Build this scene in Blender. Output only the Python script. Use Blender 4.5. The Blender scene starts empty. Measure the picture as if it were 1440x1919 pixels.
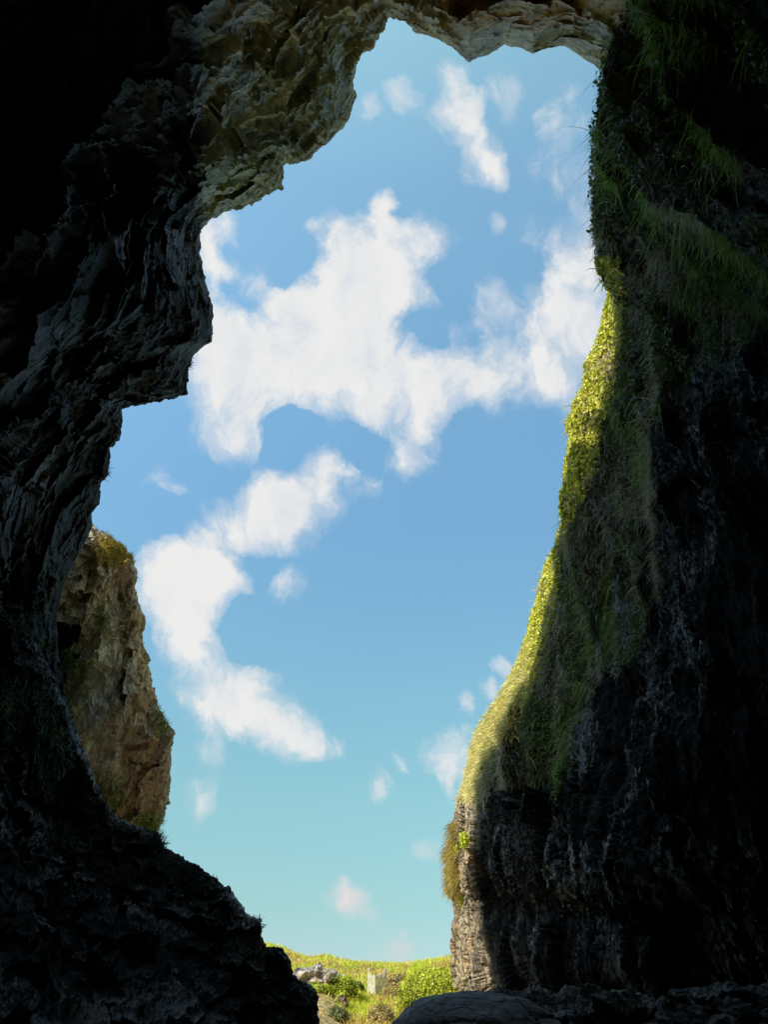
import bpy, math, numpy as np
from mathutils import Vector
from mathutils.bvhtree import BVHTree
S = bpy.context.scene
COL = S.collection
rng = np.random.default_rng(7)
R = math.radians

# ------------------------------------------------------------------ camera frame, used as the survey instrument
EYE = np.array([0, 0, 1.5]); PITCH = R(35); F = 1450.0; CX, CY = 720.0, 959.5
FW = np.array([0, math.cos(PITCH), math.sin(PITCH)]); UP = np.array([0, -math.sin(PITCH), math.cos(PITCH)]); RT = np.array([1., 0, 0])
def W(px, py, d):
    px, py, d = np.broadcast_arrays(np.asarray(px, float), np.asarray(py, float), np.asarray(d, float))
    return EYE + d[..., None] * (RT * ((px - CX) / F)[..., None] + UP * ((CY - py) / F)[..., None] + FW)
def PX(p):
    q = p - EYE; z = np.maximum(q @ FW, 1e-3)
    return CX + F * (q @ RT) / z, CY - F * (q @ UP) / z, q @ FW
SUN = np.array([-0.60, -0.35, 0.72]); SUN /= np.linalg.norm(SUN)

# ------------------------------------------------------------------ noise
def _h(ix, iy, iz, s):
    n = (ix * 374761393 + iy * 668265263 + iz * 2147483647 + s * 974711 + 1013904223) & 0xffffffff
    n = ((n ^ (n >> 13)) * 1274126177) & 0xffffffff
    n = ((n ^ (n >> 16)) * 2246822519) & 0xffffffff
    return ((n ^ (n >> 15)) & 0xffffff) / float(0xffffff)
def vn(p, s=0):
    i = np.floor(p).astype(np.int64); f = p - i; f = f * f * f * (f * (f * 6 - 15) + 10)
    x, y, z = i[:, 0], i[:, 1], i[:, 2]; r = 0
    for dx in (0, 1):
        wx = f[:, 0] if dx else 1 - f[:, 0]
        for dy in (0, 1):
            wy = f[:, 1] if dy else 1 - f[:, 1]
            for dz in (0, 1):
                r = r + wx * wy * (f[:, 2] if dz else 1 - f[:, 2]) * _h(x + dx, y + dy, z + dz, s)
    return r * 2 - 1
def fbm(p, o=5, s=0, g=.5, ridge=False):
    a, t, r = 1., 0., np.zeros(len(p))
    for k in range(o):
        n = vn(p * 2.03 ** k + 17.3 * k, s + k)
        r += a * ((1 - 2 * np.abs(n)) if ridge else n); t += a; a *= g
    return r / t
def facets(p, s=0):
    """broken rock: each cell is a tilted plane, so the surface reads as joints and faces"""
    i = np.floor(p).astype(np.int64); best = np.full(len(p), 9e9); val = np.zeros(len(p)); sec = np.full(len(p), 9e9)
    for dx in (-1, 0, 1):
        for dy in (-1, 0, 1):
            for dz in (-1, 0, 1):
                c = i + np.array([dx, dy, dz]); h = [_h(c[:, 0], c[:, 1], c[:, 2], s + k) for k in range(7)]
                q = p - (c + np.stack(h[:3], 1)); d = (q ** 2).sum(1)
                v = (q * (np.stack(h[3:6], 1) * 2 - 1)).sum(1) * 1.1 + h[6] * .8 - .4
                m = d < best; sec = np.where(m, best, np.minimum(sec, d)); best = np.where(m, d, best); val = np.where(m, v, val)
    e = np.sqrt(sec) - np.sqrt(best)
    return val - .35 * np.exp(-e * 18)
def rot(p, ax, ang):
    c, s = math.cos(ang), math.sin(ang); q = p.copy(); i, j = [(1, 2), (2, 0), (0, 1)][ax]
    q[:, i] = c * p[:, i] - s * p[:, j]; q[:, j] = s * p[:, i] + c * p[:, j]; return q
def sstep(a, b, x):
    t = np.clip((x - a) / (b - a), 0, 1); return t * t * (3 - 2 * t)

# ------------------------------------------------------------------ object helpers
def mesh_obj(name, V, faces, mat=None, col=None, parent=None, smooth=False):
    me = bpy.data.meshes.new(name); V = np.asarray(V, np.float32); faces = np.asarray(faces, np.int32)
    me.vertices.add(len(V)); me.vertices.foreach_set('co', V.ravel())
    k = faces.shape[1]; me.loops.add(faces.size); me.loops.foreach_set('vertex_index', faces.ravel())
    me.polygons.add(len(faces)); me.polygons.foreach_set('loop_start', np.arange(len(faces), dtype=np.int32) * k)
    me.update(calc_edges=True)
    me.polygons.foreach_set('use_smooth', np.full(len(faces), smooth))
    if col is not None:
        a = me.color_attributes.new('Col', 'FLOAT_COLOR', 'POINT'); c = np.ones((len(V), 4), np.float32); c[:, :3] = col
        a.data.foreach_set('color', c.ravel())
    if mat: me.materials.append(mat)
    o = bpy.data.objects.new(name, me); COL.objects.link(o)
    if parent: o.parent = parent
    return o
def tag(o, label=None, cat=None, group=None, kind=None):
    for k, v in (('label', label), ('category', cat), ('group', group), ('kind', kind)):
        if v: o[k] = v
    return o
def empty(name, loc):
    o = bpy.data.objects.new(name, None); o.location = loc; o.empty_display_size = .2; COL.objects.link(o); return o
def gridfaces(nu, nv, flip=False):
    a = (np.arange(nu - 1)[:, None] * nv + np.arange(nv - 1)[None]).ravel()
    f = np.stack([a, a + 1, a + nv + 1, a + nv], 1)
    return f[:, ::-1] if flip else f
def gnormals(G):
    du = np.gradient(G, axis=0); dv = np.gradient(G, axis=1); n = np.cross(du, dv)
    return n / np.maximum(np.linalg.norm(n, axis=2, keepdims=True), 1e-9)
def resample(P, n):
    d = np.r_[0, np.cumsum(np.linalg.norm(np.diff(P, axis=0), axis=1))]; t = np.linspace(0, d[-1], n)
    return t, d
def vloft(rings, counts):
    """rings: list of (nu,3); cubic through them with given samples per gap"""
    rings = [2 * rings[0] - rings[1]] + rings + [2 * rings[-1] - rings[-2]]; out = []
    for k, n in enumerate(counts):
        p0, p1, p2, p3 = rings[k:k + 4]; t = np.linspace(0, 1, n, endpoint=(k == len(counts) - 1))
        for s in t:
            l1, l2 = np.linalg.norm(p2 - p1, axis=1, keepdims=True), 0
            m1 = (p2 - p0) * l1 / (np.linalg.norm(p1 - p0, axis=1, keepdims=True) + l1)
            l3 = np.linalg.norm(p3 - p2, axis=1, keepdims=True); m2 = (p3 - p1) * l1 / (l3 + l1)
            out.append((2 * s**3 - 3 * s**2 + 1) * p1 + (s**3 - 2 * s**2 + s) * m1 + (-2 * s**3 + 3 * s**2) * p2 + (s**3 - s**2) * m2)
    return np.stack(out, 1)

# ------------------------------------------------------------------ materials
class NT:
    def __init__(s, tree): s.t = tree; s.n = tree.nodes; s.l = tree.links
    def a(s, kind, **kw):
        n = s.n.new('ShaderNode' + kind); ins = kw.pop('ins', {})
        for k, v in kw.items(): setattr(n, k, v)
        for k, v in ins.items():
            if isinstance(v, bpy.types.NodeSocket): s.l.new(v, n.inputs[k])
            else: n.inputs[k].default_value = v
        return n
    def m(s, op, x, y=None, z=None, clamp=False):
        ins = {0: x}
        if y is not None: ins[1] = y
        if z is not None: ins[2] = z
        return s.a('Math', operation=op, use_clamp=clamp, ins=ins).outputs[0]
    def mix(s, f, A, B, mode='MIX'):
        return s.a('Mix', data_type='RGBA', blend_type=mode, ins={0: f, 6: A, 7: B}).outputs[2]
    def ramp(s, f, stops):
        n = s.a('ValToRGB', ins={0: f}); e = n.color_ramp.elements
        while len(e) < len(stops): e.new(.5)
        for k, (p, c) in enumerate(stops):
            e[k].position = p; e[k].color = (*c, 1) if isinstance(c, tuple) else (c, c, c, 1)
        return n.outputs[0]
def newmat(name):
    m = bpy.data.materials.new(name); m.use_nodes = True; t = NT(m.node_tree)
    b = next(n for n in t.n if n.type == 'BSDF_PRINCIPLED'); return m, t, b
def rock_mat(name, rough=.6, bump=.5, scale=1., axis=(0, 0, 1), along=1., contrast=1., vein=.25, spec=.5, vcol=(.5, .5, .46), fine=1., crk=.6, glint=False, sheen=False):
    m, t, b = newmat(name); co = t.a('TexCoord').outputs['Object']
    mp = t.a('Mapping', vector_type='TEXTURE', ins={0: co, 2: tuple(Vector(axis).to_track_quat('Z', 'Y').to_euler()), 3: (1 / scale, 1 / scale, along / scale)}).outputs[0]
    n1 = t.a('TexNoise', ins={'Vector': mp, 'Scale': 1.1, 'Detail': 12, 'Roughness': .65, 'Distortion': .6}).outputs[0]
    n2 = t.a('TexNoise', ins={'Vector': mp, 'Scale': 6.5, 'Detail': 10, 'Roughness': .7, 'Distortion': .3}).outputs[0]
    n3 = t.a('TexNoise', ins={'Vector': co, 'Scale': .35 * scale, 'Detail': 6, 'Roughness': .6}).outputs[0]
    wv = t.a('TexNoise', ins={'Vector': mp, 'Scale': .8, 'Detail': 9, 'Roughness': .6, 'Distortion': 1.2}).outputs[0]
    vein_l = t.m('POWER', t.m('SUBTRACT', 1., t.m('MULTIPLY', t.m('ABSOLUTE', t.m('SUBTRACT', wv, .5)), 14.), clamp=True), 3.)
    vor = t.a('TexVoronoi', feature='DISTANCE_TO_EDGE', ins={'Vector': t.a('VectorMath', operation='ADD', ins={0: mp, 1: t.a('VectorMath', operation='SCALE', ins={0: t.a('TexNoise', ins={'Vector': mp, 'Scale': 3., 'Detail': 5}).outputs[1], 3: .35}).outputs[0]}).outputs[0], 'Scale': 2.2}).outputs[0]
    crack = t.m('SUBTRACT', 1., t.m('MULTIPLY', vor, 9.), clamp=True)
    at = t.a('Attribute', attribute_name='Col').outputs['Color']
    lum = t.ramp(t.m('MULTIPLY_ADD', n1, .6, t.m('MULTIPLY', n2, .4)), [(.32, max(.0, 1 - .85 * contrast)), (.5, 1.), (.68, 1 + .9 * contrast)])
    c = t.mix(1., at, lum, 'MULTIPLY')
    tint = t.ramp(n3, [(.35, (.85, .95, 1.1)), (.5, (1., 1., 1.)), (.65, (1.2, 1., .75))])
    c = t.mix(.8, c, tint, 'MULTIPLY')
    c = t.mix(t.m('MULTIPLY', vein_l, vein), c, (*vcol, 1))
    c = t.mix(t.m('MULTIPLY', crack, crk), c, (.004, .004, .005, 1))
    t.l.new(c, b.inputs['Base Color'])
    n2g = t.m('ADD', n2, t.m('MULTIPLY_ADD', t.a('TexNoise', ins={'Vector': co, 'Scale': .55, 'Detail': 3}).outputs[0], .8, -.4))
    if glint: t.l.new(t.a('MapRange', ins={0: n2g, 1: .52, 2: .64, 3: .85, 4: .2}).outputs[0], b.inputs['Roughness'])
    else: t.l.new(t.m('MULTIPLY_ADD', n2, .5, rough - .25, clamp=True), b.inputs['Roughness'])
    b.inputs['Specular IOR Level'].default_value = spec
    if sheen: t.l.new(t.m('MULTIPLY', t.a('RGBToBW', ins={0: at}).outputs[0], 3., clamp=True), b.inputs['Specular IOR Level'])
    if glint: t.l.new(t.a('MapRange', ins={0: n2g, 1: .5, 2: .64, 3: .07, 4: .8}).outputs[0], b.inputs['Specular IOR Level'])
    hgt = t.m('MULTIPLY_ADD', n1, 1.0, t.m('MULTIPLY_ADD', n2, .45 * fine, t.m('MULTIPLY', crack, -.12)))
    bp = t.a('Bump', ins={'Strength': bump, 'Distance': .45 / scale, 'Height': hgt})
    t.l.new(bp.outputs[0], b.inputs['Normal']); return m
def leaf_mat(name, rough=.55, trans=.25):
    m, t, b = newmat(name); at = t.a('Attribute', attribute_name='Col').outputs['Color']
    t.l.new(at, b.inputs['Base Color']); b.inputs['Roughness'].default_value = rough; b.inputs['Specular IOR Level'].default_value = .3
    tr = t.a('BsdfTranslucent', ins={0: at}); mx = t.a('MixShader', ins={0: trans})
    out = next(n for n in t.n if n.type == 'OUTPUT_MATERIAL')
    t.l.new(b.outputs[0], mx.inputs[1]); t.l.new(tr.outputs[0], mx.inputs[2]); t.l.new(mx.outputs[0], out.inputs[0]); return m
M_ROOF = rock_mat('overhang_rock', rough=.5, bump=.65, sheen=True, crk=.35, scale=1.15, axis=(.6, -.4, .62), along=1.0, contrast=1., vein=.22, vcol=(.34, .35, .32))
M_WET = rock_mat('wet_dark_rock', glint=True, bump=1., scale=2.2, axis=(.1, .25, 1), along=1.8, contrast=1., vein=.1, spec=.35, vcol=(.12, .125, .15))
M_BROWN = rock_mat('brown_cliff_rock', rough=.6, spec=.8, crk=.4, bump=1., scale=1.3, axis=(-.1, 0, 1), along=2.6, contrast=.9, vein=.12, vcol=(.4, .38, .3))
M_BOULD = rock_mat('smooth_boulder_rock', rough=.6, bump=.6, scale=2.2, contrast=.5, vein=.1, vcol=(.12, .12, .14))
M_KNOB = rock_mat('knobbly_rock', rough=.55, bump=1., scale=3.2, contrast=.8, vein=.3, vcol=(.3, .29, .28))
M_PALE = rock_mat('pale_outcrop_rock', rough=.8, bump=.8, scale=1.2, contrast=.6, vein=.1)
M_SOIL = rock_mat('hillside_soil', rough=.9, bump=.7, scale=1.3, contrast=.35, vein=0)
M_LEAF = leaf_mat('leaf', .5, .22); M_GRASS = leaf_mat('grass_blade', .5, .3)

# ------------------------------------------------------------------ scattered leaves and blades
def unit(v): return v / np.maximum(np.linalg.norm(v, axis=-1, keepdims=True), 1e-9)
def blades(name, base, direc, normal, length, width, col, mat, droop=.5, seg=3, parent=None, splay=.25):
    n = len(base); d = unit(direc + rng.normal(0, splay, (n, 3))); g = np.array([0, 0, -1.])
    side = unit(np.cross(d, unit(normal + rng.normal(0, .5, (n, 3))))); V = np.zeros((n, 2 * seg + 1, 3)); p = base.copy()
    C = np.zeros((n, 2 * seg + 1, 3))
    for k in range(seg + 1):
        f = k / seg; w = width * (1 - f) ** .7
        if k < seg:
            V[:, 2 * k] = p - side * w[:, None] / 2; V[:, 2 * k + 1] = p + side * w[:, None] / 2; C[:, 2 * k] = C[:, 2 * k + 1] = col * (.65 + .5 * f)
            p = p + d * (length / seg)[:, None]; d = unit(d + g * droop)
        else: V[:, 2 * seg] = p; C[:, 2 * seg] = col * 1.2
    o = np.arange(n)[:, None] * (2 * seg + 1); fs = []
    for k in range(seg - 1): fs += [o + np.array([2 * k, 2 * k + 1, 2 * k + 3]), o + np.array([2 * k, 2 * k + 3, 2 * k + 2])]
    fs.append(o + np.array([2 * seg - 2, 2 * seg - 1, 2 * seg]))
    return mesh_obj(name, V.reshape(-1, 3), np.concatenate(fs), mat, C.reshape(-1, 3), parent)
def leaves(name, pos, normal, size, col, mat=None, spread=.7, parent=None):
    n = len(pos); nn = unit(normal + rng.normal(0, spread, (n, 3))); a = unit(np.cross(nn, rng.normal(0, 1, (n, 3)))); b = np.cross(nn, a)
    s = size[:, None]; V = np.stack([pos - a * s * .5, pos + b * s * .38 + nn * s * .08, pos + a * s * .6, pos - b * s * .38 + nn * s * .08], 1)
    C = np.repeat(col[:, None], 4, 1); o = np.arange(n)[:, None] * 4
    return mesh_obj(name, V.reshape(-1, 3), o + np.array([0, 1, 2, 3]), mat or M_LEAF, C.reshape(-1, 3), parent)
def sample_grid(G, N, mask, count):
    """random points on a displaced grid, weighted by mask*area"""
    c = (G[:-1, :-1] + G[1:, :-1] + G[:-1, 1:] + G[1:, 1:]) / 4
    ar = np.linalg.norm(np.cross(G[1:, :-1] - G[:-1, :-1], G[:-1, 1:] - G[:-1, :-1]), axis=2)
    w = (ar * mask[:-1, :-1]).ravel(); w /= w.sum(); i = rng.choice(len(w), count, p=w)
    a, b = np.unravel_index(i, ar.shape); u, v = rng.random((2, count, 1))
    p = (G[a, b] * (1 - u) + G[a + 1, b] * u) * (1 - v) + (G[a, b + 1] * (1 - u) + G[a + 1, b + 1] * u) * v
    return p, N[a, b], a, b
def pal(n, cols, w, jit=.25):
    c = np.array(cols)[rng.choice(len(cols), n, p=np.array(w) / sum(w))]; return c * (1 + rng.normal(0, jit, (n, 1))).clip(.3, 1.9)

def inpoly(px, py, poly):
    r = np.zeros(px.shape, bool); P = poly; j = len(P) - 1
    for i in range(len(P)):
        xi, yi = P[i]; xj, yj = P[j]
        r ^= ((yi > py) != (yj > py)) & (px < (xj - xi) * (py - yi) / ((yj - yi) or 1e-9) + xi); j = i
    return r

# ------------------------------------------------------------------ rock mass along a rim
def rim_mass(rim, outer, back, nu, counts, disp, rimfade, extra=None):
    """rim: [(px,py,depth)], outer: list of rings, each [(rim index, px, py, depth)], back: hidden far side pushes"""
    rim = np.array(rim, float); idx = np.arange(len(rim)); seg = np.r_[0, np.cumsum(np.hypot(*np.diff(rim[:, :2], axis=0).T))]
    t = np.linspace(0, seg[-1], nu); fi = np.interp(t, seg, idx)
    def ring(r):
        r = np.array(r, float); q = np.stack([np.interp(fi, r[:, 0], r[:, k]) for k in (1, 2, 3)], 1)
        k = max(3, nu // 14) | 1; pad = np.pad(q, ((k // 2, k // 2), (0, 0)), 'edge')
        return np.stack([np.convolve(pad[:, c], np.ones(k) / k, 'valid') for c in range(3)], 1)
    rp = np.stack([np.interp(fi, idx, rim[:, k]) for k in (0, 1, 2)], 1)
    rings = []; o1 = ring(outer[0]); inn = unit(o1[:, :2] - rp[:, :2])
    for (shift, dd) in back[::-1]:
        rings.append(W(rp[:, 0] + inn[:, 0] * shift, rp[:, 1] + inn[:, 1] * shift, rp[:, 2] + dd))
    rimW = W(*rp.T); rings.append(rimW)
    for r in outer: rings.append(W(*ring(r).T) if not callable(r) else r(fi))
    if extra is not None: rings.append(extra(rings[-1]))
    G = vloft(rings, counts); nvb = sum(counts[:len(back)])
    N = gnormals(G); V = G.reshape(-1, 3)
    dist = np.abs(np.arange(G.shape[1]) - nvb) / rimfade; fade = (.12 + .88 * sstep(0, 1, dist))[None].repeat(nu, 0).ravel()
    fine = (.5 + .5 * sstep(0, .5, dist))[None].repeat(nu, 0).ravel()
    lo, mid, hi = disp(V); N = N.reshape(-1, 3); N = N * np.sign((N * (V - EYE)).sum(1, keepdims=True)); ray = unit(V - EYE)
    m2 = sstep(0, 1, dist * 1.5)[None].repeat(nu, 0).ravel(); hi = hi - hi.mean()
    return (V + ray * (lo * fade)[:, None] + N * ((mid + .1) * (.06 + .94 * m2) + hi * (.75 + .25 * m2))[:, None]).reshape(G.shape)

# ================================================================== A: overhang and left cave wall
rimA = [(1170,165,12.8),(1140,150,12.6),(1128,128,12.5),(1100,112,12.4),(1058,84,12.3),(1030,88,12.2),(1000,97,12.1),(975,88,12.1),(945,82,12),(915,100,12),(880,110,12),
 (858,92,12),(820,70,12),(785,55,12),(765,38,12),(735,20,12),(722,30,12),(712,60,12.1),(698,85,12.2),(680,95,12.3),(665,118,12.4),(660,150,12.5),(662,180,12.6),(657,205,12.8),
 (640,240,13),(610,268,13.1),(588,285,13.2),(572,301,13.3),(545,300,13.4),(530,312,13.5),(525,350,13.6),(500,362,13.8),(470,380,14),(430,392,14.2),(400,405,14.4),(374,430,14.6),
 (373,480,14.8),(382,520,15),(397,572,15.2),(396,640,15.5),(378,650,15.7),(362,665,15.9),(350,695,16.1),(348,738,16.3),(300,748,16.8),(228,763,17.3),(226,790,17.6),(222,825,17.9),
 (203,838,18.2),(202,890,18.6),(186,905,18.9),(184,945,19.2),(171,960,19.5),(170,992,19.8),(150,1030,19.8),(120,1090,19.6),(105,1150,19.4),(108,1250,19),(130,1350,18.6),(150,1420,18.3),(165,1520,18)]
outA = [[(0,1190,60,10.6),(5,1035,-20,9.8),(10,880,-20,9.5),(15,715,-90,9),(20,580,60,9.8),(25,520,185,10.4),(30,430,270,10.8),(35,290,400,11.2),(39,285,600,11.9),(43,240,680,12.6),(45,150,720,13.2),(49,100,880,14.6),(53,70,980,16),(60,20,1500,14.5)],
 [(0,1210,-150,8),(10,880,-200,6.8),(15,650,-220,6.6),(20,430,-60,6.8),(30,230,130,7),(35,120,300,7.4),(43,60,640,8.8),(53,-60,950,11),(60,-120,1600,11)],
 [(0,1250,-700,5.5),(10,850,-800,4.3),(15,550,-800,4.2),(25,0,-500,4.4),(35,-300,0,4.8),(43,-450,600,6),(53,-500,950,7),(60,-600,1700,7)]]
for k_ in range(16, 40):
    x_ = rimA[k_]; rimA[k_] = (x_[0], x_[1], x_[2] + 1.3 * math.sin(math.pi * (k_ - 15) / 25))
def dispA(V):
    a_ = unit(np.array([.6, -.4, .62])); b_ = unit(np.cross(a_, [0, 0, 1.])); c_ = np.cross(a_, b_)
    q = np.stack([V @ b_, V @ c_, (V @ a_) * .9], 1); calm = .35 + .9 * sstep(-.35, .35, fbm(V * .45, 3, 14))
    pan = np.exp(-((PX(V)[0] - 540) / 230) ** 2 - ((PX(V)[1] - 130) / 260) ** 2); lo = (fbm(q * .2, 2, 3) * .7 + facets(q * .5 + .12 * fbm(V * 1.5, 2, 9)[:, None], 5) * .75) * (1 - .55 * pan) + facets(q * 1.0, 15) * .22; mid = facets(q * 1.7, 6) * .145 * calm
    hi = (fbm(V * 1.9, 6, 11, .6, True) * .085 + facets(q * 3.6, 8) * .05) * calm
    # long joints that cross the overhang
    px, py, d = PX(V)
    for line, amt, w in (([(350,-400),(352,150),(372,300),(372,430)], .9, 10), ([(240,-400),(160,140),(300,330),(150,520),(0,660)], .5, 26), ([(560,-200),(430,330)], -.25, 14), ([(290,480),(210,560),(60,860)], .45, 20)):
        L = np.array(line, float); x = np.interp(py, L[:, 1], L[:, 0]) if L[0, 1] < L[-1, 1] else 0
        wob = fbm(V * .9, 4, 21) * 22; lo += amt * (.5 - sstep(-w, w, px - x + wob)) * sstep(-500, -100, py) * (py < L[-1, 1] + 20) * sstep(L[-1, 1] + 20, L[-1, 1] - 60, py)
    return lo, mid, hi
GA = rim_mass(rimA, outA, [(25, 1.2), (120, 4)], 760, [8, 14, 120, 110, 40, 12], dispA, 55, extra=lambda p: np.stack([p[:, 0] * 1.15, np.full(len(p), -5.), p[:, 2] * .95], 1))
NA = gnormals(GA); VA = GA.reshape(-1, 3); ax, ay, ad = PX(VA)
def blend(base, px, py, spots):
    c = np.tile(np.array(base, float), (len(px), 1))
    for (x, y, rx, ry, col, k) in spots:
        w = np.exp(-(((px - x) / rx) ** 2 + ((py - y) / ry) ** 2)) * k; c = c * (1 - w[:, None]) + np.array(col) * w[:, None]
    return c
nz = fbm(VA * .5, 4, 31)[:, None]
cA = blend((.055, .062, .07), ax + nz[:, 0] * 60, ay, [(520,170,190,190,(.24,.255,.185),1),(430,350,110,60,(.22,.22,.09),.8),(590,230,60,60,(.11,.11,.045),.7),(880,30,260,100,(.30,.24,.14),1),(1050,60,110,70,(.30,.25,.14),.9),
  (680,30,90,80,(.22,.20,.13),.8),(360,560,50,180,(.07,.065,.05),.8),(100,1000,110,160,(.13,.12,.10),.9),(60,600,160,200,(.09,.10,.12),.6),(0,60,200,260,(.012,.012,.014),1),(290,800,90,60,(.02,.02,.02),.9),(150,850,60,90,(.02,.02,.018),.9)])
warm_bounce = np.clip(fbm(VA * .9, 4, 33) * 3.5 - .1, 0, 1)[:, None] * (np.exp(-((ax - 900) / 300) ** 2 - ((ay - 50) / 120) ** 2))[:, None]
cA = cA * (1 - warm_bounce) + np.array([.30, .19, .05]) * warm_bounce  # ochre patches stand in for warm bounced light on the roof underside
cA = cA * 4.2; cA = cA / np.maximum(1, cA.max(1, keepdims=True) / .9) * (.42 + .58 * sstep(340, 400, ax + (ay > 460) * -400))[:, None]; cA = np.minimum(cA, .85); cA *= (1 - .7 * sstep(860, 1000, ay))[:, None] * np.where(((ax > 380) & (ay < 460))[:, None], np.array([1.05, 1, .8]), np.array([1., 1., .97]) * (.5 + .45 * sstep(.0, .35, fbm(VA * .5, 3, 35)))[:, None]) * (1 - .45 * np.exp(-((ax - 352) / 22) ** 2) * (ay < 440))[:, None]; cA *= (1 - .35 * sstep(460, 560, ay))[:, None]  # light fall-off put into colour: panel lifted, deep corner, left side and crease darkened
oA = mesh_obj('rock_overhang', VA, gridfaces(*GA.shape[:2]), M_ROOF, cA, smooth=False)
tag(oA, 'grey jagged rock overhang forming the cave roof and upper left wall around the sky opening', 'rock overhang')

# ================================================================== B: lower left rock slope
rimB = [(-60,1120,13.5),(20,1150,14),(60,1200,14.5),(95,1270,14.5),(125,1340,14.5),(160,1430,14.5),(185,1490,14.5),(215,1535,14.5),(250,1550,14.5),(292,1566,14.5),(305,1590,14.3),(330,1605,14.1),
 (365,1625,13.8),(400,1650,13.6),(425,1668,13.4),(448,1700,13.3),(468,1722,13.2),(485,1728,13.1),(490,1765,13),(494,1782,12.9),(522,1783,12.6),(540,1800,12.4),(545,1828,12.3),(562,1843,12.1),(580,1850,12),(592,1872,11.8),(593,1919,11.5),(600,2000,11),(620,2200,10)]
outB = [[(0,-80,1250,12),(2,10,1300,12.8),(5,80,1530,12.8),(9,230,1680,12.5),(13,330,1760,11.8),(17,400,1800,11.3),(20,440,1850,11),(26,470,1980,10),(28,500,2250,9)],
 [(0,-200,1400,9.5),(5,-60,1700,9),(9,60,1850,8.5),(13,150,1950,8),(20,250,2050,7.5),(28,300,2400,6.5)], [(0,-500,1600,6.5),(9,-400,2100,5),(28,-100,3000,3.5)]]
def dispB(V):
    q = rot(V, 1, -.5) * np.array([1., 1., .7])
    return fbm(q * .3, 4, 41) * .6 + facets(q * .6 + .3 * fbm(V, 3, 49)[:, None], 45) * .4, facets(q * 1.7, 46) * .16, fbm(q * 2.2, 6, 47, .62, True) * .12 + facets(q * 4, 48) * .05
GB = rim_mass(rimB, outB, [(25, 1.), (120, 3.5)], 520, [8, 12, 110, 90, 30], dispB, 40)
NB = gnormals(GB); VB = GB.reshape(-1, 3); bx, by, bd = PX(VB)
cB = blend((.035, .036, .043), bx, by, [(250,1600,120,50,(.05,.055,.035),.8),(120,1450,60,100,(.04,.06,.03),.7),(520,1840,60,60,(.05,.05,.055),.8)])
oB = mesh_obj('rock_slope', VB, gridfaces(*GB.shape[:2]), M_WET, cB)
tag(oB, 'black wet rock slope falling from the lower left toward the grassy gully', 'rock slope')

# ================================================================== E: brown cliff at left
rimE = [(60,955,22.5),(120,965,23),(160,980,23.4),(180,994,23.6),(205,1015,23.8),(228,1036,24),(246,1056,24),(254,1082,24),(249,1102,24.1),(257,1130,24.2),(266,1165,24.3),(257,1188,24.3),(268,1225,24.4),(276,1260,24.4),
 (287,1300,24.5),(300,1345,24.5),(321,1378,24.4),(318,1412,24.5),(314,1470,24.5),(306,1530,24.5),(292,1562,24.4),(285,1620,24),(280,1750,24)]
outE = [[(0,30,1000,21.5),(3,130,1040,22),(7,185,1120,22.4),(12,195,1230,22.4),(16,235,1400,22.6),(20,225,1560,22.4),(22,210,1750,22)],
 [(0,-20,1060,20.5),(7,90,1150,21),(16,110,1400,21),(22,90,1750,20.5)], [(0,-200,1100,19),(22,-200,1750,18.5)]]
def dispE(V):
    q = V * np.array([1., 1., .5])
    return fbm(q * .3, 4, 61) * .5 + facets(q * .5 + .3 * fbm(V, 3, 69)[:, None], 65) * .35, facets(q * 1.3, 66) * .22, fbm(q * 1.5, 6, 67, .65, True) * .2 + facets(q * 3, 68) * .09
GE = rim_mass(rimE, outE, [(18, 1.5), (90, 6)], 460, [8, 16, 90, 70, 20], dispE, 30)
NE = gnormals(GE); VE = GE.reshape(-1, 3); ex, ey, ed = PX(VE)
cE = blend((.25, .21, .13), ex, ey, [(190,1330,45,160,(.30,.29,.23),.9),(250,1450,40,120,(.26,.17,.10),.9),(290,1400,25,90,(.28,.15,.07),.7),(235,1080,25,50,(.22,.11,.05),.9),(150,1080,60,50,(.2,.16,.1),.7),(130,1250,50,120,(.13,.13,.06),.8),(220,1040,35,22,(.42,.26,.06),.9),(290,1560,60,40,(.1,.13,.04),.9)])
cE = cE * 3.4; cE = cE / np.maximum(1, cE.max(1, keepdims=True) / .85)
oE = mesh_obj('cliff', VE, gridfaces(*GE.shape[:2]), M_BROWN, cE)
tag(oE, 'brown shaded cliff standing beyond the dark cave wall at left, its top corner catching sun', 'cliff')

# ================================================================== C: right wall
sil = np.array([(1185,-420,8.5),(1172,-50,10),(1150,90,10.8),(1143,150,11.2),(1137,175,11.5),(1131,230,12.2),(1124,290,13),(1119,345,14),(1119,400,15),(1123,450,16.2),(1130,495,17.6),(1142,530,18.8),(1141,545,19.2),(1131,590,19.7),(1122,615,20),(1112,650,20.4),
 (1097,680,20.8),(1092,720,21.2),(1076,765,21.7),(1066,795,22),(1072,815,22.2),(1062,862,22.8),(1060,890,23),(1053,930,23.4),(1052,962,23.7),(1057,980,24),(1046,1003,24.5),(1030,1050,25.5),(1008,1110,26.8),(985,1180,28.3),(960,1250,30),(925,1310,31.6),(893,1365,33),
 (878,1400,33.8),(868,1450,34.8),(856,1500,35.8),(848,1550,36.6),(838,1600,37.4),(837,1640,37.8),(842,1672,38),(855,1686,38),(857,1715,38),(852,1740,38),(849,1775,38),(846,1810,38),(851,1845,38),(860,1870,38),(870,1950,38),(880,2250,37)])
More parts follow.
